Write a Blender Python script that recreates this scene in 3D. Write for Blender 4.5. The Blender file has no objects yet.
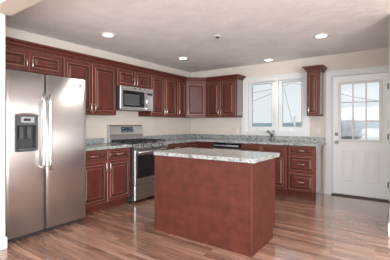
import bpy, bmesh, math, random
from mathutils import Vector, Matrix
random.seed(7)
PI = math.pi
scene = bpy.context.scene
COL = scene.collection

# ------------------------------------------------------------------ camera
cam_d = bpy.data.cameras.new('camera')
cam = bpy.data.objects.new('camera', cam_d); COL.objects.link(cam)
cam.location = (3.974, -5.459, 1.23)
cam.rotation_euler = (PI/2, 0, 0.616)
cam_d.sensor_width = 36.0
cam_d.lens = 285.17/390*36
cam_d.shift_y = -5.93/390
cam_d.clip_end = 2000
scene.camera = cam

# ------------------------------------------------------------------ world, sky
W = bpy.data.worlds.new('overcast_sky'); scene.world = W
W.use_nodes = True
nt = W.node_tree; nt.nodes.clear()
wo = nt.nodes.new('ShaderNodeOutputWorld'); bg = nt.nodes.new('ShaderNodeBackground')
bg.inputs['Color'].default_value = (0.84, 0.89, 0.925, 1); bg.inputs['Strength'].default_value = 0.82
nt.links.new(bg.outputs[0], wo.inputs[0])

# ------------------------------------------------------------------ daylight at unseen windows of the living area, the rear light added as fill
def area(name, loc, rot, sx, sy, power, color=(1, 1, 1)):
    d = bpy.data.lights.new(name, 'AREA'); d.shape = 'RECTANGLE'; d.size = sx; d.size_y = sy
    d.energy = power; d.color = color
    o = bpy.data.objects.new(name, d); COL.objects.link(o); o.location = loc; o.rotation_euler = rot
    return o
area('added_daylight_rear', (3.5, -9.12, 1.35), (PI/2+.75, 0, 0), 4.8, 1.8, 230, (0.97, 0.985, 1.0))
area('daylight_side', (7.12, -6.9, 1.25), (PI/2+.75, 0, PI/2), 3.8, 2.1, 600, (0.97, 0.985, 1.0))
# added unseen fill lights that brighten the adjoining living area
for lx, ly in ((5.9, -1.3), (5.9, -3.0), (5.9, -4.7), (4.6, -2.6), (4.3, -6.6), (2.4, -6.6)):
    d = bpy.data.lights.new('added_fill_light', 'AREA'); d.shape = 'DISK'; d.size = 0.16; d.energy = 22; d.color = (1.0, 0.97, 0.93)
    o = bpy.data.objects.new('added_fill_light', d); COL.objects.link(o); o.location = (lx, ly, 2.43)

vs = scene.view_settings
vs.view_transform = 'Standard'; vs.look = 'None'; vs.gamma = 1.0; vs.use_curve_mapping = False
vs.exposure = 0.25

# ------------------------------------------------------------------ materials
def mat(name):
    m = bpy.data.materials.new(name); m.use_nodes = True
    b = m.node_tree.nodes['Principled BSDF']
    return m, m.node_tree, b
def N(t, typ, **kw):
    n = t.nodes.new(typ)
    for k, v in kw.items(): setattr(n, k, v)
    return n
def simple(name, col, rough=0.5, metal=0.0, coat=0.0, spec=None):
    m, t, b = mat(name)
    b.inputs['Base Color'].default_value = (*col, 1); b.inputs['Roughness'].default_value = rough
    b.inputs['Metallic'].default_value = metal; b.inputs['Coat Weight'].default_value = coat
    if spec is not None: b.inputs['Specular IOR Level'].default_value = spec
    return m
def noisy(name, c0, c1, scale, rough=0.5, bump=0.0, stretch=(1, 1, 1), metal=0.0, coat=0.0, detail=4, bscale=None, spec=0.5):
    m, t, b = mat(name); b.inputs['Specular IOR Level'].default_value = spec
    tc = N(t, 'ShaderNodeTexCoord'); mp = N(t, 'ShaderNodeMapping'); mp.inputs['Scale'].default_value = stretch
    t.links.new(tc.outputs['Object'], mp.inputs[0])
    nz = N(t, 'ShaderNodeTexNoise'); nz.inputs['Scale'].default_value = scale; nz.inputs['Detail'].default_value = detail
    t.links.new(mp.outputs[0], nz.inputs['Vector'])
    cr = N(t, 'ShaderNodeValToRGB'); cr.color_ramp.elements[0].position = 0.3; cr.color_ramp.elements[1].position = 0.7
    cr.color_ramp.elements[0].color = (*c0, 1); cr.color_ramp.elements[1].color = (*c1, 1)
    t.links.new(nz.outputs['Fac'], cr.inputs[0]); t.links.new(cr.outputs[0], b.inputs['Base Color'])
    b.inputs['Roughness'].default_value = rough; b.inputs['Metallic'].default_value = metal; b.inputs['Coat Weight'].default_value = coat
    if bump:
        n2 = nz
        if bscale:
            n2 = N(t, 'ShaderNodeTexNoise'); n2.inputs['Scale'].default_value = bscale; n2.inputs['Detail'].default_value = 5
            t.links.new(mp.outputs[0], n2.inputs['Vector'])
        bp = N(t, 'ShaderNodeBump'); bp.inputs['Strength'].default_value = bump; bp.inputs['Distance'].default_value = 0.01
        t.links.new(n2.outputs['Fac'], bp.inputs['Height']); t.links.new(bp.outputs[0], b.inputs['Normal'])
    return m

M = {}
M['wall'] = noisy('beige_wall_paint', (0.575, 0.52, 0.465), (0.605, 0.55, 0.49), 3, 0.75)
M['white_wall'] = simple('white_wall_paint', (0.76, 0.75, 0.73), 0.7)
M['ceiling'] = noisy('textured_ceiling_paint', (0.74, 0.725, 0.715), (0.82, 0.805, 0.795), 3.5, 0.85, 0.6, bscale=12)
M['trim'] = simple('white_trim_paint', (0.62, 0.63, 0.63), 0.35)
M['door'] = simple('white_door_paint', (0.78, 0.795, 0.80), 0.4)
M['cherry'] = noisy('cherry_stained_wood', (0.068, 0.0165, 0.012), (0.112, 0.029, 0.021), 4, 0.4, stretch=(6, 6, 0.9), spec=0.3)
M['bead'] = simple('highlight_cherry_bead', (0.25, 0.10, 0.073), 0.3)  # lighter tone puts the gloss highlights of the bead edges into the colour
M['glaze'] = simple('dark_cherry_glaze', (0.03, 0.008, 0.006), 0.45)
M['cherry_panel'] = noisy('cherry_stained_panel', (0.062, 0.0155, 0.0105), (0.104, 0.027, 0.0185), 5, 0.45, stretch=(1.6, 1.6, 2.2), detail=6, spec=0.25)
M['nickel'] = simple('satin_nickel', (0.78, 0.75, 0.72), 0.28, 1.0)
M['chrome'] = simple('brushed_nickel_faucet', (0.30, 0.26, 0.24), 0.3, 1.0)
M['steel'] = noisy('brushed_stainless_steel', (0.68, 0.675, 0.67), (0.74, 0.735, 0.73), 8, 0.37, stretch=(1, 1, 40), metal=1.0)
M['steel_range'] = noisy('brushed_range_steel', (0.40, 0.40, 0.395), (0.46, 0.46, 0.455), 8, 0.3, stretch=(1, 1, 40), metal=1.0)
M['steel_bright'] = simple('polished_stainless_steel', (0.70, 0.70, 0.69), 0.25, 1.0)
M['dark'] = simple('dark_grey_enamel', (0.035, 0.035, 0.037), 0.4)
M['iron'] = simple('black_cast_iron', (0.018, 0.018, 0.018), 0.55)
M['black_glass'] = simple('black_glass', (0.012, 0.012, 0.014), 0.06)
M['grey_plastic'] = simple('grey_plastic', (0.11, 0.113, 0.115), 0.4)
M['light_plastic'] = simple('light_grey_plastic', (0.42, 0.44, 0.46), 0.35)
M['dark_plastic'] = simple('charcoal_plastic', (0.05, 0.052, 0.055), 0.5)
M['plate'] = simple('ivory_plate', (0.62, 0.575, 0.525), 0.45)
M['pane_shadow'] = simple('grey_green_shadow_line', (0.30, 0.37, 0.37), 0.5)  # grey-green strips paint the shadow lines around the window panes
M['gloss'] = simple('glossy_cherry_end', (0.10, 0.028, 0.020), 0.2, coat=1.0)
M['gloss'].node_tree.nodes['Principled BSDF'].inputs['Coat IOR'].default_value = 2.0
M['gloss'].node_tree.nodes['Principled BSDF'].inputs['Coat Roughness'].default_value = 0.08
M['mid_plastic'] = simple('mid_grey_plastic', (0.27, 0.285, 0.30), 0.4)
M['display'] = simple('dark_display_glass', (0.02, 0.025, 0.035), 0.1)
M['white_plastic'] = simple('white_plastic', (0.70, 0.67, 0.63), 0.4)
M['screen'] = simple('perforated_dark_screen', (0.07, 0.07, 0.075), 0.3)
M['bronze'] = simple('brown_plastic_edge', (0.16, 0.10, 0.075), 0.4)
M['vinyl'] = simple('white_vinyl', (0.60, 0.62, 0.625), 0.35)
M['hinge'] = simple('tarnished_hinge_metal', (0.20, 0.19, 0.18), 0.35, 1.0)
M['rubber'] = simple('dark_threshold', (0.055, 0.045, 0.04), 0.6)

# granite
m, t, b = mat('speckled_granite'); M['granite'] = m
tc = N(t, 'ShaderNodeTexCoord')
n1 = N(t, 'ShaderNodeTexNoise'); n1.inputs['Scale'].default_value = 42; n1.inputs['Detail'].default_value = 6; n1.inputs['Roughness'].default_value = 0.7
mp = N(t, 'ShaderNodeMapping'); mp.inputs['Scale'].default_value = (1, 1.6, 1.3); mp.inputs['Rotation'].default_value = (0.2, 0.1, 0.6)
n2 = N(t, 'ShaderNodeTexNoise'); n2.inputs['Scale'].default_value = 15; n2.inputs['Detail'].default_value = 8; n2.inputs['Distortion'].default_value = 1.2
vo = N(t, 'ShaderNodeTexVoronoi'); vo.inputs['Scale'].default_value = 120
t.links.new(tc.outputs['Object'], mp.inputs[0])
for n in (n1, n2, vo): t.links.new(mp.outputs[0], n.inputs['Vector'])
r1 = N(t, 'ShaderNodeValToRGB'); e = r1.color_ramp.elements
e[0].position = 0.32; e[0].color = (0.10, 0.11, 0.105, 1); e[1].position = 0.62; e[1].color = (0.37, 0.42, 0.395, 1)
k = e.new(0.46); k.color = (0.215, 0.25, 0.23, 1)
t.links.new(n1.outputs['Fac'], r1.inputs[0])
r2 = N(t, 'ShaderNodeValToRGB'); e = r2.color_ramp.elements
e[0].position = 0.36; e[0].color = (0.34, 0.36, 0.35, 1); e[1].position = 0.50; e[1].color = (1, 1, 1, 1)
t.links.new(n2.outputs['Fac'], r2.inputs[0])
mx = N(t, 'ShaderNodeMix', data_type='RGBA', blend_type='MULTIPLY'); mx.inputs[0].default_value = 1
t.links.new(r1.outputs[0], mx.inputs[6]); t.links.new(r2.outputs[0], mx.inputs[7])
mx2 = N(t, 'ShaderNodeMix', data_type='RGBA', blend_type='MIX'); mx2.inputs[0].default_value = 0.12
t.links.new(mx.outputs[2], mx2.inputs[6]); t.links.new(vo.outputs['Color'], mx2.inputs[7])
hs = N(t, 'ShaderNodeHueSaturation'); hs.inputs['Saturation'].default_value = 0.6
t.links.new(mx2.outputs[2], hs.inputs['Color'])
t.links.new(hs.outputs[0], b.inputs['Base Color'])
b.inputs['Roughness'].default_value = 0.14

# hardwood floor, strips along x
m, t, b = mat('hardwood_strip_floor'); M['floor'] = m
tc = N(t, 'ShaderNodeTexCoord')
bk = N(t, 'ShaderNodeTexBrick'); bk.offset = 0.37; bk.offset_frequency = 2; bk.squash = 1
bk.inputs['Scale'].default_value = 1; bk.inputs['Brick Width'].default_value = 0.95; bk.inputs['Row Height'].default_value = 0.06
bk.inputs['Mortar Size'].default_value = 0.0012; bk.inputs['Mortar Smooth'].default_value = 0.1; bk.inputs['Bias'].default_value = 0.0
bk.inputs['Color1'].default_value = (0.195, 0.106, 0.077, 1); bk.inputs['Color2'].default_value = (0.40, 0.243, 0.18, 1); bk.inputs['Mortar'].default_value = (0.05, 0.025, 0.018, 1)
t.links.new(tc.outputs['Object'], bk.inputs['Vector'])
mp = N(t, 'ShaderNodeMapping'); mp.inputs['Scale'].default_value = (1.6, 26, 1)
t.links.new(tc.outputs['Object'], mp.inputs[0])
g = N(t, 'ShaderNodeTexNoise'); g.inputs['Scale'].default_value = 2.2; g.inputs['Detail'].default_value = 7; g.inputs['Distortion'].default_value = 0.5
t.links.new(mp.outputs[0], g.inputs['Vector'])
gr = N(t, 'ShaderNodeValToRGB'); gr.color_ramp.elements[0].position = 0.3; gr.color_ramp.elements[0].color = (0.58, 0.56, 0.55, 1)
gr.color_ramp.elements[1].position = 0.72; gr.color_ramp.elements[1].color = (1.22, 1.2, 1.2, 1)
t.links.new(g.outputs['Fac'], gr.inputs[0])
mx = N(t, 'ShaderNodeMix', data_type='RGBA', blend_type='MULTIPLY'); mx.inputs[0].default_value = 1
t.links.new(bk.outputs['Color'], mx.inputs[6]); t.links.new(gr.outputs[0], mx.inputs[7])
t.links.new(mx.outputs[2], b.inputs['Base Color'])
b.inputs['Roughness'].default_value = 0.16; b.inputs['Coat Weight'].default_value = 1.0; b.inputs['Coat Roughness'].default_value = 0.09; b.inputs['Coat IOR'].default_value = 1.5
bp = N(t, 'ShaderNodeBump'); bp.inputs['Strength'].default_value = 0.08; bp.inputs['Distance'].default_value = 0.003
t.links.new(g.outputs['Fac'], bp.inputs['Height']); t.links.new(bp.outputs[0], b.inputs['Normal'])

# clear window glass
m, t, b = mat('clear_glass'); M['glass'] = m
t.nodes.remove(b); out = t.nodes['Material Output']
tr = N(t, 'ShaderNodeBsdfTransparent'); tr.inputs[0].default_value = (0.99, 1.0, 1.0, 1)
gl = N(t, 'ShaderNodeBsdfGlossy'); gl.inputs['Roughness'].default_value = 0.02
ms = N(t, 'ShaderNodeMixShader'); ms.inputs[0].default_value = 0.02
t.links.new(tr.outputs[0], ms.inputs[1]); t.links.new(gl.outputs[0], ms.inputs[2]); t.links.new(ms.outputs[0], out.inputs[0])

# lamp lens
m, t, b = mat('lit_lamp_lens'); M['lens'] = m
b.inputs['Emission Color'].default_value = (1.0, 0.95, 0.88, 1); b.inputs['Emission Strength'].default_value = 6

M['snow'] = noisy('snow', (0.82, 0.84, 0.86), (0.90, 0.91, 0.92), 0.5, 0.8)
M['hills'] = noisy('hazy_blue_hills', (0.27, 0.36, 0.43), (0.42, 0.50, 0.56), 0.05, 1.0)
M['road'] = simple('grey_slush_road', (0.42, 0.46, 0.49), 0.9)
M['wire'] = simple('black_cable', (0.16, 0.17, 0.18), 0.7)
M['post'] = simple('white_post_paint', (0.75, 0.77, 0.78), 0.6)
M['twig'] = simple('frosted_twigs', (0.26, 0.28, 0.30), 0.9)

# ------------------------------------------------------------------ mesh helpers
def box(bm, x0, x1, y0, y1, z0, z1, bev=0.0, seg=1):
    vs_ = [bm.verts.new(p) for p in ((x0,y0,z0),(x1,y0,z0),(x1,y1,z0),(x0,y1,z0),(x0,y0,z1),(x1,y0,z1),(x1,y1,z1),(x0,y1,z1))]
    fs = [bm.faces.new([vs_[i] for i in q]) for q in ((0,3,2,1),(4,5,6,7),(0,1,5,4),(1,2,6,5),(2,3,7,6),(3,0,4,7))]
    if bev:
        ed = list({e for f in fs for e in f.edges})
        bmesh.ops.bevel(bm, geom=ed, offset=bev, segments=seg, affect='EDGES', clamp_overlap=True)
def prism(bm, pts, z0, z1):
    n = len(pts)
    a = [bm.verts.new((p[0], p[1], z0)) for p in pts]; b_ = [bm.verts.new((p[0], p[1], z1)) for p in pts]
    bm.faces.new(a[::-1]); bm.faces.new(b_)
    for i in range(n): bm.faces.new((a[i], a[(i+1) % n], b_[(i+1) % n], b_[i]))
def tube(bm, pts, r, seg=8, rads=None):
    pts = [Vector(p) for p in pts]; rings = []
    up = None
    for i, p in enumerate(pts):
        d = (pts[min(i+1, len(pts)-1)] - pts[max(i-1, 0)]).normalized()
        if up is None:
            up = d.orthogonal().normalized()
        up = (up - d*up.dot(d)).normalized(); s = d.cross(up)
        rr = rads[i] if rads else r
        rings.append([bm.verts.new(p + (up*math.cos(2*PI*k/seg) + s*math.sin(2*PI*k/seg))*rr) for k in range(seg)])
    for a, b_ in zip(rings, rings[1:]):
        for k in range(seg):
            f = bm.faces.new((a[k], a[(k+1) % seg], b_[(k+1) % seg], b_[k])); f.smooth = True
    bm.faces.new(rings[0][::-1]); bm.faces.new(rings[-1])
def lathe(bm, prof, c=(0, 0, 0), axis='z', seg=20):
    rings = []
    for r, h in prof:
        ring = []
        for k in range(seg):
            a = 2*PI*k/seg; u, v = r*math.cos(a), r*math.sin(a)
            p = (u, v, h) if axis == 'z' else (u, -h, v) if axis == 'y' else (h, u, v)
            ring.append(bm.verts.new((c[0]+p[0], c[1]+p[1], c[2]+p[2])))
        rings.append(ring)
    for a, b_ in zip(rings, rings[1:]):
        for k in range(seg):
            f = bm.faces.new((a[k], a[(k+1) % seg], b_[(k+1) % seg], b_[k])); f.smooth = True
    bm.faces.new(rings[0][::-1]); bm.faces.new(rings[-1])
def ringpanel(bm, x0, x1, z0, z1, y, prof, idx={}):
    """concentric rectangles (inset, protrusion towards -y) closed front and back"""
    R = []
    for i, p in prof:
        R.append([bm.verts.new(q) for q in ((x0+i, y-p, z0+i), (x1-i, y-p, z0+i), (x1-i, y-p, z1-i), (x0+i, y-p, z1-i))])
    bm.faces.new(R[0][::-1])
    for j, (a, b_) in enumerate(zip(R, R[1:])):
        for k in range(4): bm.faces.new((a[k], a[(k+1) % 4], b_[(k+1) % 4], b_[k])).material_index = idx.get(j, 0)
    bm.faces.new(R[-1])
def panel_door(bm, x0, x1, z0, z1, y, fw=0.056, t=0.02):
    fw = min(fw, (x1-x0)*0.24, (z1-z0)*0.24)
    k = min(1.0, (min(x1-x0, z1-z0)/2 - fw)/0.06)
    ringpanel(bm, x0, x1, z0, z1, y, [(0, 0), (0, t-.004), (.005, t), (fw-.012*k, t), (fw-.009*k, t+.004), (fw-.002*k, t+.004), (fw+.006*k, t-.009),
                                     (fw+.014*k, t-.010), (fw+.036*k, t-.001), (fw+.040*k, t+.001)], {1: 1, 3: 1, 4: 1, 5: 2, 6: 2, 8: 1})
def pull(bm, x, y, z, L, vert, out=0.03, r=0.0048):
    h = L/2; P = []
    for u, o in ((-h, 0), (-h, .62), (-h*.82, .92), (-h*.4, 1.06), (0, 1.1), (h*.4, 1.06), (h*.82, .92), (h, .62), (h, 0)):
        P.append((x, y-o*out, z+u) if vert else (x+u, y-o*out, z))
    tube(bm, P, r, 8)
def obj(name, bm, m, parent=None, smooth=False):
    bmesh.ops.recalc_face_normals(bm, faces=bm.faces[:])
    me = bpy.data.meshes.new(name); bm.to_mesh(me); bm.free()
    if smooth:
        for p in me.polygons: p.use_smooth = True
    me.materials.append(M[m])
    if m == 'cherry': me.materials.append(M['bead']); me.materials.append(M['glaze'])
    o = bpy.data.objects.new(name, me); COL.objects.link(o)
    if parent is not None: o.parent = parent
    return o
def B(): return bmesh.new()
def bobj(name, m, parent, *boxes, bev=0.0):
    bm = B()
    for q in boxes: box(bm, *q, bev=bev)
    return obj(name, bm, m, parent)
def tag(o, label, cat, group=None):
    o['label'] = label; o['category'] = cat
    if group: o['group'] = group
    return o
def thing(name, label, cat, loc=(0, 0, 0), rz=0.0, group=None):
    o = bpy.data.objects.new(name, None); COL.objects.link(o); o.empty_display_size = 0.1
    o.location = loc; o.rotation_euler = (0, 0, rz)
    return tag(o, label, cat, group)
def struct(o): o['kind'] = 'structure'; return o
def dup(root, loc, label):
    r = root.copy(); COL.objects.link(r); r.location = loc; r['label'] = label
    for ch in root.children:
        c = ch.copy(); COL.objects.link(c); c.parent = r
        for gch in ch.children:
            d = gch.copy(); COL.objects.link(d); d.parent = c
    return r
LEFT = PI/2     # rotation of things standing against the left wall (front faces +x)

# ------------------------------------------------------------------ the room
H = 2.444
XR = 3.912      # right kitchen wall
YP = -4.236     # kitchen face of the partition beside the refrigerator
struct(bobj('floor', 'floor', None, (-0.2, 7.2, -9.2, 0.15, -0.1, 0.0)))
struct(bobj('ceiling', 'ceiling', None, (-0.2, 7.2, -9.2, 0.15, H, H+0.1)))
struct(bobj('wall_left', 'wall', None, (-0.15, 0.0, -9.2, 0.15, 0.0, H)))
WX0, WX1, WZ0, WZ1 = 1.405, 2.610, 1.085, 2.090   # window opening
DX0, DX1, DZ1 = 3.040, 3.884, 2.072               # door opening
struct(bobj('wall_back', 'wall', None, (0, WX0, 0, 0.15, 0, H), (WX0, WX1, 0, 0.15, 0, WZ0), (WX0, WX1, 0, 0.15, WZ1, H),
            (WX1, DX0, 0, 0.15, 0, H), (DX0, DX1, 0, 0.15, DZ1, H), (DX1, XR+0.14, 0, 0.15, 0, H)))
struct(bobj('wall_right', 'wall', None, (XR, XR+0.14, -1.655, 0, 0, H)))
struct(bobj('wall_partition', 'wall', None, (0.0, 0.80, YP-0.14, YP, 0, H), (0.80, 7.0, YP-0.14, YP+0.045, 2.315, H)))
# living area behind the camera and to the right, with openings made for the daylight area lights
struct(bobj('wall_rear', 'white_wall', None, (0, 1.1, -9.2, -9.05, 0, H), (5.9, 7.0, -9.2, -9.05, 0, H), (1.1, 5.9, -9.2, -9.05, 0, 0.45), (1.1, 5.9, -9.2, -9.05, 2.25, H)))
struct(bobj('wall_side', 'white_wall', None, (7.0, 7.15, -9.2, -8.8, 0, H), (7.0, 7.15, -5.0, 0.15, 0, H), (7.0, 7.15, -8.8, -5.0, 0, 0.2), (7.0, 7.15, -8.8, -5.0, 2.3, H)))
struct(bobj('wall_far', 'white_wall', None, (XR+0.14, 7.0, 0.0, 0.15, 0, H)))
def skirting(name, *boxes):
    bm = B()
    for q in boxes: box(bm, *q)
    return struct(obj(name, bm, 'trim'))
skirting('baseboard_left', (0.80, 0.815, YP-0.155, YP+0.012, 0, 0.11))
skirting('baseboard_right', (XR-0.016, XR, -1.67, -0.02, 0, 0.135), (XR, XR+0.14, -1.67, -1.655, 0, 0.135))
skirting('baseboard_back', (2.925, 2.948, -0.014, 0, 0, 0.11))

# kitchen window: casing, two casement sashes, panes, cranks
w = struct(bobj('window_1', 'vinyl', None, (WX0, WX0+0.05, 0.0, 0.15, WZ0, WZ1), (WX1-0.05, WX1, 0.0, 0.15, WZ0, WZ1),
                (WX0+0.05, WX1-0.05, 0.0, 0.15, WZ0, WZ0+0.03), (WX0+0.05, WX1-0.05, 0.0, 0.15, WZ1-0.02, WZ1), (2.025, 2.09, 0.0, 0.15, WZ0+0.03, WZ1-0.02)))
bm = B()
for q in ((1.320, 1.415, -0.02, 0, 1.005, 2.175), (2.600, 2.675, -0.02, 0, 1.005, 2.175), (1.415, 2.600, -0.02, 0, 1.005, 1.09), (1.415, 2.600, -0.02, 0, 2.085, 2.175)):
    box(bm, *q)
for q in ((1.312, 1.332, -0.028, -0.02, 1.0, 2.183), (2.665, 2.683, -0.028, -0.02, 1.0, 2.183), (1.312, 2.683, -0.028, -0.02, 2.16, 2.183), (1.30, 2.695, -0.036, -0.02, 1.068, 1.09)):
    box(bm, *q)
obj('window_casing', bm, 'trim', w)
def sash(x0, x1, gx0, gx1, crank):
    z0, z1, gz0, gz1 = WZ0+0.032, WZ1-0.022, 1.175, 2.042
    s = bobj('sash', 'vinyl', w, (x0, gx0, 0.03, 0.08, z0, z1), (gx1, x1, 0.03, 0.08, z0, z1), (gx0, gx1, 0.03, 0.08, z0, gz0), (gx0, gx1, 0.03, 0.08, gz1, z1))
    bobj('glazing_shadow_line', 'pane_shadow', s, (gx0, gx0+.012, .036, .049, gz0, gz1), (gx1-.012, gx1, .036, .049, gz0, gz1), (gx0+.012, gx1-.012, .036, .049, gz0, gz0+.012), (gx0+.012, gx1-.012, .036, .049, gz1-.012, gz1))
    bobj('pane', 'glass', s, (gx0, gx1, 0.05, 0.056, gz0, gz1))
    bm = B(); box(bm, crank-0.05, crank+0.05, -0.012, 0.03, WZ0+0.028, WZ0+0.043, bev=0.004)
    tube(bm, [(crank+0.02, -0.012, WZ0+0.045), (crank-0.02, -0.02, WZ0+0.055), (crank-0.06, -0.02, WZ0+0.05)], 0.006)
    obj('crank', bm, 'white_plastic', s)
    xx = gx1+0.035 if gx0 < 1.8 else gx0-0.03
    bobj('latch', 'vinyl', s, (xx-0.008, xx+0.008, 0.018, 0.03, 1.42, 1.5))
sash(1.457, 2.023, 1.532, 1.958, 1.75)
sash(2.092, 2.558, 2.158, 2.530, 2.36)

# exterior door
d = struct(thing('door_1', 'white exterior door', 'door', (DX0, 0, 0))); del d['label']; del d['category']
SX0, SX1, SZ0, SZ1 = 3.062, 3.862, 0.028, 2.052
GX0, GX1, GZ0, GZ1 = 3.178, 3.752, 0.962, 1.918
def dloc(q): return (q[0]-DX0, q[1]-DX0, *q[2:])
bm = B()
for q in ((SX0, GX0, .008, .052, SZ0, SZ1), (GX1, SX1, .008, .052, SZ0, SZ1), (GX0, GX1, .008, .052, SZ0, GZ0), (GX0, GX1, .008, .052, GZ1, SZ1)):
    box(bm, *dloc(q))
slab = obj('door_slab', bm, 'door', d)
bm = B()
for q in ((GX0-.035, GX0+.012, -.006, .008, GZ0-.035, GZ1+.035), (GX1-.012, GX1+.035, -.006, .008, GZ0-.035, GZ1+.035),
          (GX0+.012, GX1-.012, -.006, .008, GZ0-.035, GZ0+.012), (GX0+.012, GX1-.012, -.006, .008, GZ1-.012, GZ1+.035)):
    box(bm, *dloc(q))
obj('lite_frame', bm, 'trim', slab)
bm = B()
for i in (1, 2):
    x = GX0 + (GX1-GX0)*i/3; z = GZ0 + (GZ1-GZ0)*i/3
    box(bm, *dloc((x-.011, x+.011, .004, .022, GZ0+.012, GZ1-.012))); box(bm, *dloc((GX0+.012, GX1-.012, .0045, .0215, z-.011, z+.011)))
obj('muntins', bm, 'trim', slab)
bobj('pane', 'glass', slab, dloc((GX0, GX1, .026, .032, GZ0, GZ1)))
for x0, x1 in ((3.185, 3.39), (3.535, 3.745)):
    bm = B()
    ringpanel(bm, x0-DX0, x1-DX0, 0.265, 0.785, 0.008, [(0, 0), (0, .002), (.01, .009), (.022, .009), (.03, .001), (.05, .001), (.07, .008)])
    obj('raised_panel', bm, 'door', slab)
bm = B(); lathe(bm, [(.032, 0), (.032, .006), (.026, .012), (.012, .014), (.011, .034), (.024, .042), (.029, .055), (.024, .066), (.0, .07)][:-1], (3.12-DX0, .008, .915), 'y'); obj('door_knob', bm, 'hinge', slab)
bm = B(); lathe(bm, [(.030, 0), (.030, .008), (.024, .018), (.014, .02)], (3.12-DX0, .008, 1.055), 'y'); box(bm, 3.12-DX0-.004, 3.12-DX0+.004, -.028, -.011, 1.04, 1.07); obj('deadbolt', bm, 'hinge', slab)
for z in (0.26, 1.03, 1.83):
    bm = B(); tube(bm, [(SX1+.006-DX0, .001, z-.05), (SX1+.006-DX0, .001, z+.05)], .007); box(bm, *dloc((SX1-.012, SX1+.016, .0, .007, z-.045, z+.045))); obj('hinge', bm, 'hinge', slab)
bm = B()
for q in ((DX0, SX0-.004, .0, .15, .02, DZ1), (SX1+.004, DX1, .0, .15, .02, DZ1), (SX0-.004, SX1+.004, .0, .15, SZ1+.004, DZ1)): box(bm, *dloc(q))
for q in ((2.952, 3.046, -.02, 0, 0, 2.155), (3.878, XR-.002, -.02, 0, 0, 2.155), (3.046, 3.878, -.02, 0, 2.066, 2.155), (2.95, 2.968, -.028, -.02, 0, 2.16), (2.952, XR-.002, -.028, -.02, 2.137, 2.16), (3.03, 3.044, -.024, -.02, 0, 2.08)): box(bm, *dloc(q))
obj('door_casing', bm, 'trim', d)
bobj('threshold', 'rubber', d, dloc((DX0, DX1, -.03, .15, .0, .02)), dloc((SX0+.002, SX1-.002, .01, .05, .02, .0275)))

# ------------------------------------------------------------------ cabinets
def cabinet(label, loc, rz, w_, d_, z0, z1, fronts, base=False, end=0, group=None, hollow=False):
    """local frame: x along the wall, back at y=0, front at y=-d; fronts = (kind, x0, x1, z0, z1, handle)"""
    c = thing('base_cabinet' if base else 'wall_cabinet', label, 'cabinet', (loc[0], loc[1], 0 if base else z0), rz, group)
    o = 0 if base else z0
    bm = B()
    if base:
        box(bm, 0.001, w_-0.001, -d_, -0.003, z0-o+0.105, .66 if hollow else z1-o)
        if hollow:
            for q in ((0.001, .019, -d_, -.003), (w_-.019, w_-.001, -d_, -.003), (.019, w_-.019, -d_, -d_+.02), (.019, w_-.019, -.02, -.003)): box(bm, *q, .66, z1-o)
        e0, e1 = 0.001, w_-0.001
        box(bm, e0, e1, -d_+0.065, -0.003, z0-o, z0-o+0.105)
    else:
        box(bm, 0.001, w_-0.001, -d_, -0.003, 0, z1-o)
        box(bm, 0.001, w_-0.001, -d_-0.006, -d_, 0, 0.012)
    obj('body', bm, 'cherry', c)
    if end:
        bobj('end_panel', 'gloss', c, (w_-0.001, w_+0.005, -d_+(.0 if base else .022), -0.004, 0 if base else .03, z1-o-.0))
    for kind, x0, x1, a, b_, hd in fronts:
        bm = B(); panel_door(bm, x0, x1, a-o, b_-o, -d_-0.001, 0.056 if kind == 'door' else 0.032)
        f = obj({'door': 'door', 'drawer': 'drawer', 'false': 'false_front'}[kind], bm, 'cherry', c)
        if hd:
            bm = B(); y = -d_-0.021
            if hd == 'h': pull(bm, (x0+x1)/2, y, (a+b_)/2-o, 0.105, False)
            else:
                hx = x0+0.03 if hd[0] == 'l' else x1-0.03
                hz = a-o+0.085 if hd[1] == 'b' else b_-o-0.085
                pull(bm, hx, y, hz, 0.105, True)
            obj('handle', bm, 'nickel', f)
    return c
UZ0, UZ1 = 1.372, 2.13
UD = 0.305
def two(w_, a, b_, hp):
    mid = w_/2
    return [('door', .014, mid-.003, a, b_, 'r'+hp), ('door', mid+.003, w_-.014, a, b_, 'l'+hp)]
# left wall uppers
cabinet('short two door cherry wall cabinet directly above the refrigerator', (0, -4.232), LEFT, 0.867, UD, 1.865, UZ1, two(.867, 1.88, 2.115, 'b'))
cabinet('tall two door cherry wall cabinet between the refrigerator and the microwave', (0, -3.363), LEFT, 0.90, UD, UZ0, UZ1, two(.90, 1.388, 2.115, 'b'))
cabinet('short two door cherry wall cabinet directly above the microwave', (0, -2.461), LEFT, 0.763, UD, 1.842, UZ1, two(.763, 1.855, 2.115, 'b'))
cabinet('tall two door cherry wall cabinet just right of the microwave', (0, -1.696), LEFT, 0.765, UD, UZ0, UZ1, two(.765, 1.388, 2.115, 'b'))
cabinet('narrow single door cherry wall cabinet left of the diagonal corner cabinet', (0, -0.929), LEFT, 0.305, UD, UZ0, UZ1, [('door', .014, .291, 1.388, 2.115, 'lb')])
# diagonal corner upper
c = thing('corner_wall_cabinet', 'diagonal single door cherry wall cabinet set across the room corner', 'cabinet', (0, 0, UZ0))
bm = B(); prism(bm, [(.003, -.003), (.003, -.622), (.305, -.622), (.622, -.305), (.622, -.003)], 0, UZ1-UZ0); obj('body', bm, 'cherry', c)
dw = math.hypot(.317, .317)
bm = B(); panel_door(bm, .012, dw-.012, .016, UZ1-UZ0-.015, 0); f = obj('door', bm, 'cherry', c)
f.location = (.3057, -.6227, 0); f.rotation_euler = (0, 0, PI/4)
bm = B(); pull(bm, .042, -.021, .10, .105, True); obj('handle', bm, 'nickel', f)
# back wall uppers
cabinet('tall two door cherry wall cabinet between the corner and the window', (0.624, 0), 0, 0.722, UD, UZ0, UZ1, two(.722, 1.388, 2.115, 'b'), end=1)
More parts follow.
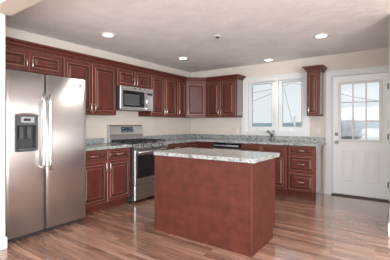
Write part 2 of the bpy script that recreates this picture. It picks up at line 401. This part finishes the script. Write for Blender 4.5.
# crown along the run
def crown(bm, path):
    """path of (x,y) front-line points with outward normals averaged; profile flares outwards"""
    prof = [(0.0, 2.133), (0.006, 2.133), (0.010, 2.150), (0.026, 2.160), (0.034, 2.185), (0.060, 2.200), (0.064, 2.222), (0.0, 2.222)]
    n = len(path); rings = []
    for i in range(n):
        p = Vector(path[i])
        ns = []
        for a, b_ in ((i-1, i), (i, i+1)):
            if a >= 0 and b_ < n:
                d_ = (Vector(path[b_])-Vector(path[a])).normalized(); ns.append(Vector((d_.y, -d_.x)))
        nn = sum(ns, Vector((0, 0))).normalized(); k = 1/max(.3, nn.dot(ns[0]))
        rings.append([bm.verts.new((p.x+nn.x*o*k, p.y+nn.y*o*k, z)) for o, z in prof])
    m_ = len(prof)
    for a, b_ in zip(rings, rings[1:]):
        for k in range(m_): bm.faces.new((a[k], a[(k+1) % m_], b_[(k+1) % m_], b_[k]))
    bm.faces.new(rings[0]); bm.faces.new(rings[-1][::-1])
bm = B(); crown(bm, [(.307, -4.233), (.307, -.623), (.623, -.307), (1.348, -.307), (1.348, -.003)])
tag(obj('crown_moulding', bm, 'cherry'), 'long cherry crown moulding along the tops of the corner run of wall cabinets', 'moulding')
# narrow upper right of the window
c = cabinet('narrow single door cherry wall cabinet between the window and the white door', (2.700, 0), 0, 0.210, UD, UZ0, UZ1, [('door', .010, .200, 1.388, 2.115, 'lb')], end=1)
bm = B(); crown(bm, [(0, -.003), (0, -.307), (.210, -.307), (.210, -.003)])
for v in bm.verts: v.co.z -= UZ0
obj('crown', bm, 'cherry', c)

# base cabinets
BZ = 0.872; BD = 0.59
DR = (0.722, 0.858)
def drawers_doors(w_):
    mid = w_/2
    return [('drawer', .012, mid-.006, *DR, 'h'), ('drawer', mid+.006, w_-.012, *DR, 'h'),
            ('door', .012, mid-.004, .125, .705, 'rt'), ('door', mid+.004, w_-.012, .125, .705, 'lt')]
cabinet('cherry base cabinet with two drawers over doors, between refrigerator and range', (0, -3.304), LEFT, 0.877, BD, 0, BZ, drawers_doors(.877), True)
cabinet('cherry base cabinet on the left wall just right of the range', (0, -1.655), LEFT, 0.735, BD, 0, BZ, [('drawer', .012, .723, *DR, 'h'), ('door', .012, .364, .125, .705, 'rt'), ('door', .371, .723, .125, .705, 'lt')], True)
# corner base
c = thing('corner_base_cabinet', 'L shaped cherry corner base cabinet left of the dishwasher', 'cabinet', (0, 0, 0))
bm = B(); prism(bm, [(.003, -.003), (.003, -.918), (BD, -.918), (BD, -BD), (.965, -BD), (.965, -.003)], .105, BZ)
prism(bm, [(.003, -.003), (.003, -.918), (BD-.065, -.918), (BD-.065, -BD+.065), (.965, -BD+.065), (.965, -.003)], 0, .105); obj('body', bm, 'cherry', c)
bm = B(); panel_door(bm, .034, .358, .125, .858, -.001, .05); f = obj('door', bm, 'cherry', c); f.location = (BD, 0, 0); 
bm = B(); pull(bm, .325, -.022, .76, .105, True); obj('handle', bm, 'nickel', f)
bm = B(); panel_door(bm, .012, .292, .125, .858, -.001, .05); f = obj('door', bm, 'cherry', c); f.location = (BD, -.918, 0); f.rotation_euler = (0, 0, LEFT)
# sink base
cabinet('cherry sink base cabinet under the window with two false fronts', (1.580, 0), 0, 0.87, BD, 0, BZ,
        [('false', .012, .429, *DR, None), ('false', .441, .858, *DR, None), ('door', .012, .431, .125, .705, 'rt'), ('door', .439, .858, .125, .705, 'lt')], True, hollow=True)
cabinet('three drawer cherry base cabinet at the right end of the counter', (2.452, 0), 0, 0.455, BD, 0, BZ,
        [('drawer', .014, .441, *DR, 'h'), ('drawer', .014, .441, .435, .705, 'h'), ('drawer', .014, .441, .125, .418, 'h')], True, end=1)

# ------------------------------------------------------------------ countertops
CZ0, CZ1 = 0.874, 0.912
c = bobj('countertop', 'granite', None, (0.004, 0.64, -3.306, -2.428, CZ0, CZ1), bev=.004)
tag(c, 'short grey granite countertop between the refrigerator and the range', 'countertop')
bobj('backsplash', 'granite', c, (0.004, 0.024, -3.306, -2.428, CZ1, 1.002), bev=.002)
# L-shaped top with a sink cut-out
SK = (1.66, 2.36, -.53, -.13)
bm = B()
box(bm, .004, .64, -1.652, -.64, CZ0, CZ1)
for q in ((.004, SK[0], -.64, -.004), (SK[1], 2.948, -.64, -.004), (SK[0], SK[1], -.64, SK[2]), (SK[0], SK[1], SK[3], -.004)): box(bm, *q, CZ0, CZ1)
c = obj('countertop', bm, 'granite'); tag(c, 'long L shaped grey granite countertop running under the window', 'countertop')
bobj('backsplash', 'granite', c, (.004, .024, -1.652, -.004, CZ1, 1.002), (.024, 2.948, -.024, -.004, CZ1, .998))
# sink
bm = B(); x0, x1, y0, y1 = SK; zt, zb = CZ0-.002, .69
for q in ((x0-.012, x1+.012, y0-.012, y0, zb, zt), (x0-.012, x1+.012, y1, y1+.012, zb, zt), (x0-.012, x0, y0, y1, zb, zt), (x1, x1+.012, y0, y1, zb, zt), (x0-.012, x1+.012, y0-.012, y1+.012, zb-.012, zb)): box(bm, *q)
s = obj('sink', bm, 'steel'); tag(s, 'undermount stainless sink set into the counter below the window', 'sink')
bm = B(); lathe(bm, [(.045, .0), (.045, .006), (.02, .003)], ((x0+x1)/2, (y0+y1)/2, zb+.0005)); obj('drain', bm, 'steel_bright', s)
# faucet
f = thing('faucet', 'small dark brushed metal faucet behind the sink', 'faucet', (2.005, -.085, CZ1+.001)); f.scale = (1.1, 1.1, 1.1)
bm = B(); lathe(bm, [(.034, 0), (.032, .012), (.025, .03), (.023, .09), (.015, .10)], seg=16); obj('base', bm, 'chrome', f)
bm = B(); tube(bm, [(0, 0, .06), (-.012, -.03, .10), (-.02, -.075, .14), (-.025, -.115, .165), (-.028, -.145, .165), (-.03, -.16, .14)], .014, 10, [.018, .016, .015, .016, .019, .018]); obj('spout', bm, 'chrome', f)
bm = B(); tube(bm, [(.004, 0, .09), (.02, .004, .12), (.024, .006, .15), (.014, .006, .178)], .009, 8, [.016, .013, .011, .013]); obj('lever', bm, 'chrome', f)

# ------------------------------------------------------------------ island
IX0, IX1, IY0, IY1 = 1.661, 2.882, -3.011, -2.372
isl = thing('kitchen_island', 'cherry kitchen island with a plain panelled back in mid floor', 'island', (IX0, IY0, 0))
iw, idp = IX1-IX0, IY1-IY0
bm = B(); box(bm, .012, iw-.012, .012, idp-.02, .105, CZ0-.002); box(bm, .012, iw-.012, .012, idp-.1, 0, .105); obj('body', bm, 'cherry', isl)
bobj('back_panel', 'cherry_panel', isl, (0, iw-.014, 0, .012, 0, CZ0-.002))
for x0, x1 in ((0, .012), (iw-.012, iw)):
    bm = B(); box(bm, x0, x1, .012, idp-.02, .105, CZ0-.002); box(bm, x0, x1, .012, idp-.094, 0, .105); obj('side_panel', bm, 'cherry_panel', isl)
bm = B(); box(bm, iw-.014, iw+.006, -.006, .012, 0, CZ0-.002, bev=.003); obj('corner_trim', bm, 'cherry', isl)
for i in range(3):
    ww = iw/3
    for a, b_, nm in ((.722, .858, 'drawer'), (.125, .705, 'door')):
        bm = B(); panel_door(bm, .01, ww-.01, a, b_, 0, .05 if nm == 'door' else .032)
        fo = obj(nm, bm, 'cherry', isl); fo.location = (iw-ww*i, idp-.019, 0); fo.rotation_euler = (0, 0, PI)
        bm = B()
        if nm == 'door': pull(bm, ww-.04, -.021, .62, .105, True)
        else: pull(bm, ww/2, -.021, .79, .105, False)
        obj('handle', bm, 'nickel', fo)
bm = B(); pts = []
cx0, cx1, cy0, cy1, ch = 1.662, 2.925, -3.045, -2.345, .025
for (x, y, a0) in ((cx1-ch, cy0+ch, -90), (cx1-ch, cy1-ch, 0), (cx0+ch, cy1-ch, 90), (cx0+ch, cy0+ch, 180)):
    for k in range(5):
        a = math.radians(a0+k*22.5); pts.append((x+ch*math.cos(a), y+ch*math.sin(a)))
prism(bm, pts, CZ0, CZ1)
tag(obj('countertop', bm, 'granite'), 'grey granite countertop resting on the kitchen island', 'countertop')

# ------------------------------------------------------------------ refrigerator (front faces +x)
fr = thing('refrigerator', 'tall stainless side by side refrigerator with water dispenser in left door', 'refrigerator', (.02, -4.226, 0), LEFT)
FW = .916
bm = B(); box(bm, .004, FW-.004, -.675, -.01, .06, 1.755, bev=.004); box(bm, .03, FW-.03, -.66, -.05, .0, .06); obj('body', bm, 'dark', fr)
bm = B(); box(bm, .006, FW-.006, -.68, -.661, .010, .057)
for i in range(30): box(bm, .03+i*.0285, .045+i*.0285, -.685, -.68, .018, .048)
obj('base_grille', bm, 'iron', fr)
for x in (.06, FW-.06):
    bm = B(); box(bm, x-.04, x+.04, -.67, -.6, 1.756, 1.778, bev=.006); obj('hinge_cover', bm, 'dark', fr)
def curved_front(bm, x0, x1, z0, z1, yb, yf, bulge, hole=None, nseg=14):
    """door slab whose front is gently bowed; optional rectangular hole"""
    xs = [x0+.004]+[x0+.012+(x1-x0-.024)*i/nseg for i in range(nseg+1)]+[x1-.004]
    if hole: xs = sorted(set([x for x in xs if not (abs(x-hole[0]) < .008 or abs(x-hole[1]) < .008)]+[hole[0], hole[1]]))
    zs = [z0, z1] if not hole else [z0, hole[2], hole[3], z1]
    def yy(x):
        u = (x-x0)/(x1-x0)*2-1
        return yf - bulge*(1-u*u) + (.008 if x < x0+.008 or x > x1-.008 else 0)
    G = [[bm.verts.new((x, yy(x), z)) for z in zs] for x in xs]
    for i in range(len(xs)-1):
        for j in range(len(zs)-1):
            if hole and j == 1 and xs[i] >= hole[0]-1e-6 and xs[i+1] <= hole[1]+1e-6: continue
            f_ = bm.faces.new((G[i][j], G[i+1][j], G[i+1][j+1], G[i][j+1])); f_.smooth = True
    Bk = [bm.verts.new((x0, yb, z0)), bm.verts.new((x1, yb, z0)), bm.verts.new((x1, yb, z1)), bm.verts.new((x0, yb, z1))]
    bm.faces.new(Bk[::-1])
    bm.faces.new([Bk[0]]+[Bk[1]]+[G[i][0] for i in range(len(xs)-1, -1, -1)])
    bm.faces.new([Bk[3]]+[G[i][-1] for i in range(len(xs))]+[Bk[2]])
    bm.faces.new([Bk[0]]+[G[0][j] for j in range(len(zs))]+[Bk[3]])
    bm.faces.new([Bk[1]]+[Bk[2]]+[G[-1][j] for j in range(len(zs)-1, -1, -1)])
YF = -.752
SPL = .400
HX0, HX1, HZ0, HZ1 = .088, .306, .945, 1.335
bm = B(); curved_front(bm, .002, SPL-.003, .062, 1.782, -.678, YF, .006, (HX0, HX1, HZ0, HZ1)); fd = obj('freezer_door', bm, 'steel', fr)
bm = B(); curved_front(bm, SPL+.003, FW-.002, .062, 1.782, -.678, YF, .006); rd = obj('fridge_door', bm, 'steel', fr)
def fhandle(x, par):
    bm = B(); y = YF-.006
    tube(bm, [(x, y-.052, .72), (x, y-.058, .80), (x, y-.062, 1.13), (x, y-.058, 1.48), (x, y-.052, 1.555)], .015, 12)
    for z in (.755, 1.515): tube(bm, [(x, y+.004, z), (x, y-.055, z)], .012, 8)
    obj('handle', bm, 'steel_bright', par)
fhandle(SPL-.044, fd); fhandle(SPL+.026, rd)
# dispenser
bm = B(); y = YF-.004
for q in ((HX0-.006, HX0+.014, -.772, -.70, HZ0, HZ1), (HX1-.014, HX1+.006, -.772, -.70, HZ0, HZ1), (HX0+.014, HX1-.014, -.772, -.70, HZ0-.004, HZ0+.016)): box(bm, *q, bev=.003)
box(bm, HX0+.014, HX1-.014, -.69, -.685, HZ0+.016, 1.215); obj('dispenser_recess', bm, 'dark', fd)
bm = B(); box(bm, HX0+.014, HX1-.014, -.772, -.69, 1.215, HZ1-.004, bev=.003); obj('dispenser_panel', bm, 'dark_plastic', fd)
bm = B(); xm = (HX0+HX1)/2; pts = []
n = 10
for i in range(n+1):
    u = -1+2*i/n; pts.append((xm+u*.117, HZ1-.004+.016*(1-u*u)))
lo = [(x, z-.016) for x, z in pts][::-1]; poly = pts+lo
A_ = [bm.verts.new((x, -.779, z)) for x, z in poly]; Bv = [bm.verts.new((x, -.74, z)) for x, z in poly]
bm.faces.new(A_); bm.faces.new(Bv[::-1])
for i in range(len(poly)): bm.faces.new((A_[i], A_[(i+1) % len(poly)], Bv[(i+1) % len(poly)], Bv[i]))
obj('dispenser_trim', bm, 'bronze', fd)
bobj('dispenser_keypad', 'mid_plastic', fd, (HX0+.05, HX1-.035, -.776, -.7725, 1.245, 1.305))
bobj('dispenser_display', 'display', fd, (HX0+.075, HX1-.075, -.779, -.7765, 1.262, 1.29))
for x in (HX0+.05, HX1-.085):
    bm = B(); box(bm, x, x+.042, -.735, -.715, 1.07, 1.205, bev=.004)
    obj('dispenser_paddle', bm, 'dark_plastic', fd)
bobj('dispenser_tray', 'grey_plastic', fd, (HX0+.016, HX1-.016, -.765, -.70, HZ0+.016, HZ0+.024))
def emblem(name, par, x, y, z, r):
    bm = B(); lathe(bm, [(r, 0), (r, .003), (r*.85, .004), (r*.82, .003)], (x, y, z), 'y', 24)
    o = obj(name, bm, 'grey_plastic', par)
    bm = B()      # interlaced script strokes inside the round badge
    for sx in (-1, 1):
        tube(bm, [(x+sx*r*.28+r*.26*math.cos(i*.6), y-.0045, z+r*.42*math.sin(i*.6)) for i in range(10)], r*.07, 6)
    return bm
bm = emblem('badge', rd, FW-.09, YF-.003, 1.70, .020); me_o = obj('badge_script', bm, 'steel_bright', rd)

# ------------------------------------------------------------------ gas range (front faces +x)
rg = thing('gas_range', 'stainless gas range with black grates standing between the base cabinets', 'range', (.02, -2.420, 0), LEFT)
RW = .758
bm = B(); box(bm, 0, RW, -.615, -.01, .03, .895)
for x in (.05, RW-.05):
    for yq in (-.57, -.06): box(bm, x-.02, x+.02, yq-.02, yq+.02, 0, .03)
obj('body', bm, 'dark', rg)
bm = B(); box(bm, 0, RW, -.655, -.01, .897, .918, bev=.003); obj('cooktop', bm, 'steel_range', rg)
# backguard, upper part leaning over a black vent step
bm = B()
P = [(-.012, .919), (-.085, .919), (-.085, .985), (-.060, 1.035), (-.075, 1.05), (-.058, 1.195), (-.040, 1.212), (-.012, 1.212)]
a = [bm.verts.new((.004, q[0], q[1])) for q in P]; b2 = [bm.verts.new((RW-.004, q[0], q[1])) for q in P]
bm.faces.new(a); bm.faces.new(b2[::-1])
for i in range(len(P)): bm.faces.new((a[i], a[(i+1) % len(P)], b2[(i+1) % len(P)], b2[i]))
bgd = obj('backguard', bm, 'steel', rg)
bm = B()
q = [(.245, -.0755, 1.085), (.515, -.0755, 1.085), (.515, -.0642, 1.18), (.245, -.0642, 1.18)]
v0 = [bm.verts.new(p) for p in q]; v1 = [bm.verts.new((p[0], p[1]+.006, p[2])) for p in q]
bm.faces.new(v0); bm.faces.new(v1[::-1])
for i in range(4): bm.faces.new((v0[i], v0[(i+1) % 4], v1[(i+1) % 4], v1[i]))
obj('display', bm, 'display', bgd)
bobj('vent_slot', 'iron', bgd, (.03, RW-.03, -.090, -.0855, .935, .965))
for zq, xs_ in ((1.105, (.27, .30, .33, .36, .40, .43, .46, .49)), (1.15, (.27, .30, .45, .48))):
    for x in xs_: bobj('button', 'light_plastic', bgd, (x-.008, x+.008, -.0785+(zq-1.085)*.12, -.0745+(zq-1.085)*.12, zq-.006, zq+.006))
for gx0, gx1 in ((.02, .262), (.266, .492), (.496, RW-.02)):
    bm = B(); za, zb = .945, .962
    y0, y1 = -.635, -.115
    for yq in (y0, y1-.012): box(bm, gx0, gx1, yq, yq+.012, za, zb)
    for xq in (gx0, gx1-.012): box(bm, xq, xq+.012, y0+.012, y1-.012, za, zb)
    for i in range(1, 4):
        yq = y0+(y1-y0)*i/4; box(bm, gx0+.012, gx1-.012, yq-.005, yq+.005, za, zb+.004)
    xm = (gx0+gx1)/2; box(bm, xm-.005, xm+.005, y0+.012, y1-.012, za-.001, zb+.003)
    for xq in (gx0, gx1-.012):
        for yq in (y0, y1-.012): box(bm, xq, xq+.012, yq, yq+.012, .9185, za)
    obj('grate', bm, 'iron', rg)
for x, yq, r in ((.14, -.50, .05), (.14, -.24, .04), (.379, -.37, .055), (.62, -.50, .05), (.62, -.24, .04)):
    bm = B(); lathe(bm, [(r, 0), (r, .008), (r*.75, .010), (r*.75, .018), (r*.2, .020)], (x, yq, .9185)); obj('burner', bm, 'iron', rg)
# sloped control panel with knobs
bm = B(); P = [(-.616, .835), (-.685, .835), (-.690, .85), (-.660, .9165), (-.656, .9165), (-.656, .896), (-.616, .896)]
a = [bm.verts.new((0, q[0], q[1])) for q in P]; b2 = [bm.verts.new((RW, q[0], q[1])) for q in P]
bm.faces.new(a); bm.faces.new(b2[::-1])
for i in range(len(P)): bm.faces.new((a[i], a[(i+1) % len(P)], b2[(i+1) % len(P)], b2[i]))
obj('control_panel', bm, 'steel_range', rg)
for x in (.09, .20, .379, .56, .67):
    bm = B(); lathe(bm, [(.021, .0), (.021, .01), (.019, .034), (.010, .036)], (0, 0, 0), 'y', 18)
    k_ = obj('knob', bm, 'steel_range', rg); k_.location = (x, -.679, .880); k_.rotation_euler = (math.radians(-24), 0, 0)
    bm = B(); box(bm, -.005, .005, -.046, -.035, -.017, .017); kk = obj('knob_grip', bm, 'dark', k_)
    bm = B(); lathe(bm, [(.031, -.004), (.031, .003), (.022, .005)], (0, 0, 0), 'y', 18); obj('knob_bezel', bm, 'dark', k_)
# oven door and drawer
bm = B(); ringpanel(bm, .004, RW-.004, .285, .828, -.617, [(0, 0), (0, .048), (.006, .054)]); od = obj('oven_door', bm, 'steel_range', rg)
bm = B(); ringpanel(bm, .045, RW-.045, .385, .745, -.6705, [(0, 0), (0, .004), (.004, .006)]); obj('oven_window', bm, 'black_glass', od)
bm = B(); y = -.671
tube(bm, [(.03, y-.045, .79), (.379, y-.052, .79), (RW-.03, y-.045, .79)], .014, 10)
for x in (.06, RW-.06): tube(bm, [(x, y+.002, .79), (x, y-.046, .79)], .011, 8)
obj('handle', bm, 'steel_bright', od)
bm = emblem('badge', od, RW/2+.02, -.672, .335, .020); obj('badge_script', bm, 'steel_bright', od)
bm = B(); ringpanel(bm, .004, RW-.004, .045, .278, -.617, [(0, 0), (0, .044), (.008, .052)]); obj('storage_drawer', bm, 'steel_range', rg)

# ------------------------------------------------------------------ microwave
mw = thing('microwave', 'stainless over the range microwave mounted below the short wall cabinet', 'microwave', (.004, -2.458, 1.462), LEFT)
MW, MH = .744, .386
bm = B(); box(bm, 0, MW, -.365, 0, 0, MH); obj('body', bm, 'dark', mw)
DWX = .565
bm = B(); ringpanel(bm, .001, DWX, .018, MH-.045, -.366, [(0, 0), (0, .028), (.006, .034)]); md = obj('door', bm, 'steel', mw)
bm = B(); ringpanel(bm, .05, DWX-.04, .05, MH-.072, -.4005, [(0, 0), (0, .003), (.003, .004)]); obj('window', bm, 'black_glass', md)
bm = B(); ringpanel(bm, .075, DWX-.16, .075, MH-.125, -.4050, [(0, 0), (0, .001), (.002, .002)]); obj('window_screen', bm, 'screen', md)
bm = B(); tube(bm, [(DWX-.022, -.435, .05), (DWX-.022, -.442, .165), (DWX-.022, -.435, MH-.07)], .013, 10)
for z in (.07, MH-.09): tube(bm, [(DWX-.022, -.398, z), (DWX-.022, -.436, z)], .010, 8)
obj('handle', bm, 'steel_bright', md)
bm = B(); ringpanel(bm, DWX+.003, MW-.001, .018, MH-.045, -.366, [(0, 0), (0, .028), (.006, .034)]); cp = obj('control_panel', bm, 'steel', mw)
bobj('display', 'display', cp, (DWX+.03, MW-.02, -.4025, -.4003, MH-.115, MH-.075))
for r_ in range(5):
    for q in range(3): bobj('button', 'light_plastic', cp, (DWX+.034+q*.037, DWX+.060+q*.037, -.4025, -.4003, .05+r_*.038, .074+r_*.038))
bm = B(); box(bm, .001, MW-.001, -.399, -.366, MH-.043, MH-.001, bev=.003); vt = obj('vent_strip', bm, 'steel', mw)
for i in range(3): bobj('vent_slot', 'dark', vt, (.28+i*.12, .33+i*.12, -.401, -.3985, MH-.030, MH-.016))
bobj('bottom_strip', 'steel', mw, (.001, MW-.001, -.398, -.366, .001, .016))

# ------------------------------------------------------------------ dishwasher
dwsh = thing('dishwasher', 'dishwasher with black control strip under the back counter', 'dishwasher', (.970, 0, 0), 0)
DWW = .604
bm = B(); box(bm, .002, DWW-.002, -.565, -.03, .10, .868); box(bm, .02, DWW-.02, -.52, -.04, 0, .10); obj('body', bm, 'dark', dwsh)
bm = B(); ringpanel(bm, .004, DWW-.004, .11, .745, -.566, [(0, 0), (0, .04), (.006, .046)]); obj('door', bm, 'steel', dwsh)
bm = B(); ringpanel(bm, .004, DWW-.004, .785, .866, -.566, [(0, 0), (0, .04), (.004, .046)]); cp = obj('control_panel', bm, 'black_glass', dwsh)
bobj('handle_recess', 'iron', dwsh, (.01, DWW-.01, -.585, -.566, .748, .782))
bm = B(); box(bm, .03, DWW-.03, -.625, -.6125, .800, .822, bev=.004); obj('handle', bm, 'steel', dwsh)

# ------------------------------------------------------------------ wall plates
def plate(name, label, x, z, switch):
    o = thing(name, label, 'switch' if switch else 'outlet', (x, 0, z))
    bm = B(); box(bm, -.036, .036, -.008, -.0005, -.058, .058, bev=.003); obj('plate', bm, 'plate', o)
    if switch: bobj('toggle', 'plate', o, (-.012, .012, -.014, -.008, -.025, .025))
    else:
        for zz in (-.022, .022): bobj('socket', 'plate', o, (-.015, .015, -.011, -.008, zz-.015, zz+.015))
plate('light_switch', 'pale switch plate on the wall between the window and the white door', 2.83, 1.10, True)
plate('power_outlet', 'pale outlet on the wall left of the window above the dishwasher', 1.215, 1.09, False)

# ------------------------------------------------------------------ ceiling fittings
def downlight(loc, label):
    o = thing('ceiling_light', label, 'light', loc, 0, 'recessed ceiling lights')
    bm = B(); lathe(bm, [(.095, 0), (.093, -.006), (.072, -.012), (.070, -.002)], seg=28); obj('trim_ring', bm, 'white_plastic', o)
    bm = B(); lathe(bm, [(.068, -.004), (.066, -.011), (.03, -.014)], seg=24); obj('lens', bm, 'lens', o)
    return o
spots = [((.778, -2.986), 'lit round recessed ceiling light nearest the refrigerator'), ((.767, -1.31), 'lit round recessed ceiling light nearest the corner of the room'),
         ((3.125, -1.271), 'lit round recessed ceiling light nearest the white door'), ((2.004, -.284), 'lit round recessed ceiling light nearest the window')]
first = None
for (x, y), lb in spots:
    if first is None: first = downlight((x, y, H-.001), lb)
    else: dup(first, (x, y, H-.001), lb)
    L = bpy.data.lights.new('lamp_glow', 'SPOT'); L.energy = 26; L.spot_size = math.radians(95); L.spot_blend = 0.9; L.shadow_soft_size = .06; L.color = (1, .93, .84)
    lo_ = bpy.data.objects.new('lamp_glow', L); COL.objects.link(lo_); lo_.location = (x, y, H-.04)
o = thing('ceiling_fitting', 'small round fitting with dark centre on the ceiling above the island', 'ceiling fitting', (1.956, -2.071, H-.001))
bm = B(); lathe(bm, [(.055, 0), (.053, -.006), (.03, -.010)], seg=24); obj('plate', bm, 'white_plastic', o)
bm = B(); lathe(bm, [(.022, -.0105), (.020, -.030), (.008, -.034)], seg=16); obj('sensor', bm, 'dark', o)

# ------------------------------------------------------------------ outdoors
bm = B()
nx, ny = 24, 16
G = [[bm.verts.new((-110+i*10, .6+j*j*.40, -.22+.03*math.sin(i*1.3+j))) for j in range(ny+1)] for i in range(nx+1)]
for i in range(nx):
    for j in range(ny): bm.faces.new((G[i][j], G[i+1][j], G[i+1][j+1], G[i][j+1])).smooth = True
sn = obj('snowy_yard', bm, 'snow'); struct(sn)
def hills(name, y0, zb, base, amp, mtl, depth, seed):
    rnd = random.Random(seed); bm = B(); n = 160
    ph = [rnd.uniform(0, 6.28) for _ in range(4)]
    rows = []
    for i in range(n+1):
        x = -500+i*5.5
        h = base+amp*(.5*math.sin(x*.013+ph[0])+.3*math.sin(x*.031+ph[1])+.2*math.sin(x*.083+ph[2]))+rnd.uniform(-.12, .12)*amp
        rows.append([bm.verts.new((x, y0, zb)), bm.verts.new((x, y0+depth*.4, h)), bm.verts.new((x, y0+depth, zb))])
    for a, b_ in zip(rows, rows[1:]):
        for k in range(2): bm.faces.new((a[k], b_[k], b_[k+1], a[k+1])).smooth = True
    struct(obj(name, bm, mtl))
hills('distant_hills', 330, -40, 3.4, 2.2, 'hills', 120, 3)
def cable(name, label, pts, r):
    bm = B(); tube(bm, pts, r*.7, 6); tag(obj(name, bm, 'wire'), label, 'cable')
_c, _s = math.cos(.616), math.sin(.616)
def ray(u, v, y):
    k = (u-195)/285.17; d_ = Vector((-_s+_c*k, _c+_s*k, (124.07-v)/285.17)); o_ = Vector((3.974, -5.459, 1.23))
    return o_ + d_*((y-o_.y)/d_.y)
def sag(u0, v0, u1, v1, y, dip, ext=.3):
    a, b_ = ray(u0, v0, y), ray(u1, v1, y); d_ = b_-a; a = a-d_*ext; b_ = b_+d_*ext
    return [a.lerp(b_, i/16)-Vector((0, 0, dip*(1-(i/8-1)**2))) for i in range(17)]
cable('overhead_cable', 'upper dark overhead cable crossing the left window pane', sag(252.3, 92.2, 272, 88.8, 14, .05), .02)
cable('overhead_cable', 'lower steeper overhead cable crossing the left window pane', sag(252.3, 100.4, 272, 92.2, 13, .08), .02)
cable('overhead_cable', 'drooping overhead cable arching near the top of the right window pane', [ray(u, v, 12) for u, v in ((276, 91), (282.3, 87.6), (287, 84.4), (292, 83), (298, 83.8), (305, 86), (312, 89))], .016)
cable('guy_wire', 'slanting guy wire running down the right window pane', [ray(284, 88.5, 11), ray(293.2, 126, 11), ray(293.2, 126, 11)+(ray(293.2, 126, 11)-ray(284, 88.5, 11))*.83], .018)
cable('overhead_cable', 'overhead cable seen through the top of the glazed door', sag(342, 93.2, 378.5, 99.6, 13, .1), .018)
p0 = ray(294.5, 117, 9)
bm = B(); box(bm, p0.x-.045, p0.x+.045, 8.95, 9.05, -.22, p0.z, bev=.01); box(bm, p0.x-.06, p0.x+.06, 8.935, 9.065, p0.z, p0.z+.04)
tag(obj('yard_post', bm, 'post'), 'white post standing outside the right window pane', 'post')
bm = B(); rnd = random.Random(5)
bx_, by_ = ray(347, 130, 5.5).x, 5.5
def twig(p, d_, L, r, depth):
    q = p+d_*L; mid = (p+q)/2+Vector((rnd.uniform(-.02, .02),)*3); tube(bm, [p, mid, q], r, 4, [r, r*.85, r*.6])
    if depth:
        for _ in range(4):
            e_ = (d_+Vector((rnd.uniform(-.7, .7), rnd.uniform(-.7, .7), rnd.uniform(-.2, .6)))).normalized(); twig(p.lerp(q, rnd.uniform(.45, 1)), e_, L*rnd.uniform(.55, .8), r*.6, depth-1)
for _ in range(16): twig(Vector((bx_-.1+rnd.uniform(-.25, .2), by_+rnd.uniform(-.2, .2), -.22)), Vector((rnd.uniform(-.3, .3), rnd.uniform(-.3, .3), 1.3)).normalized(), .78, .016, 3)
tag(obj('bare_shrub', bm, 'twig'), 'grey bare shrub in snow seen through lower left of glazed door', 'shrub')
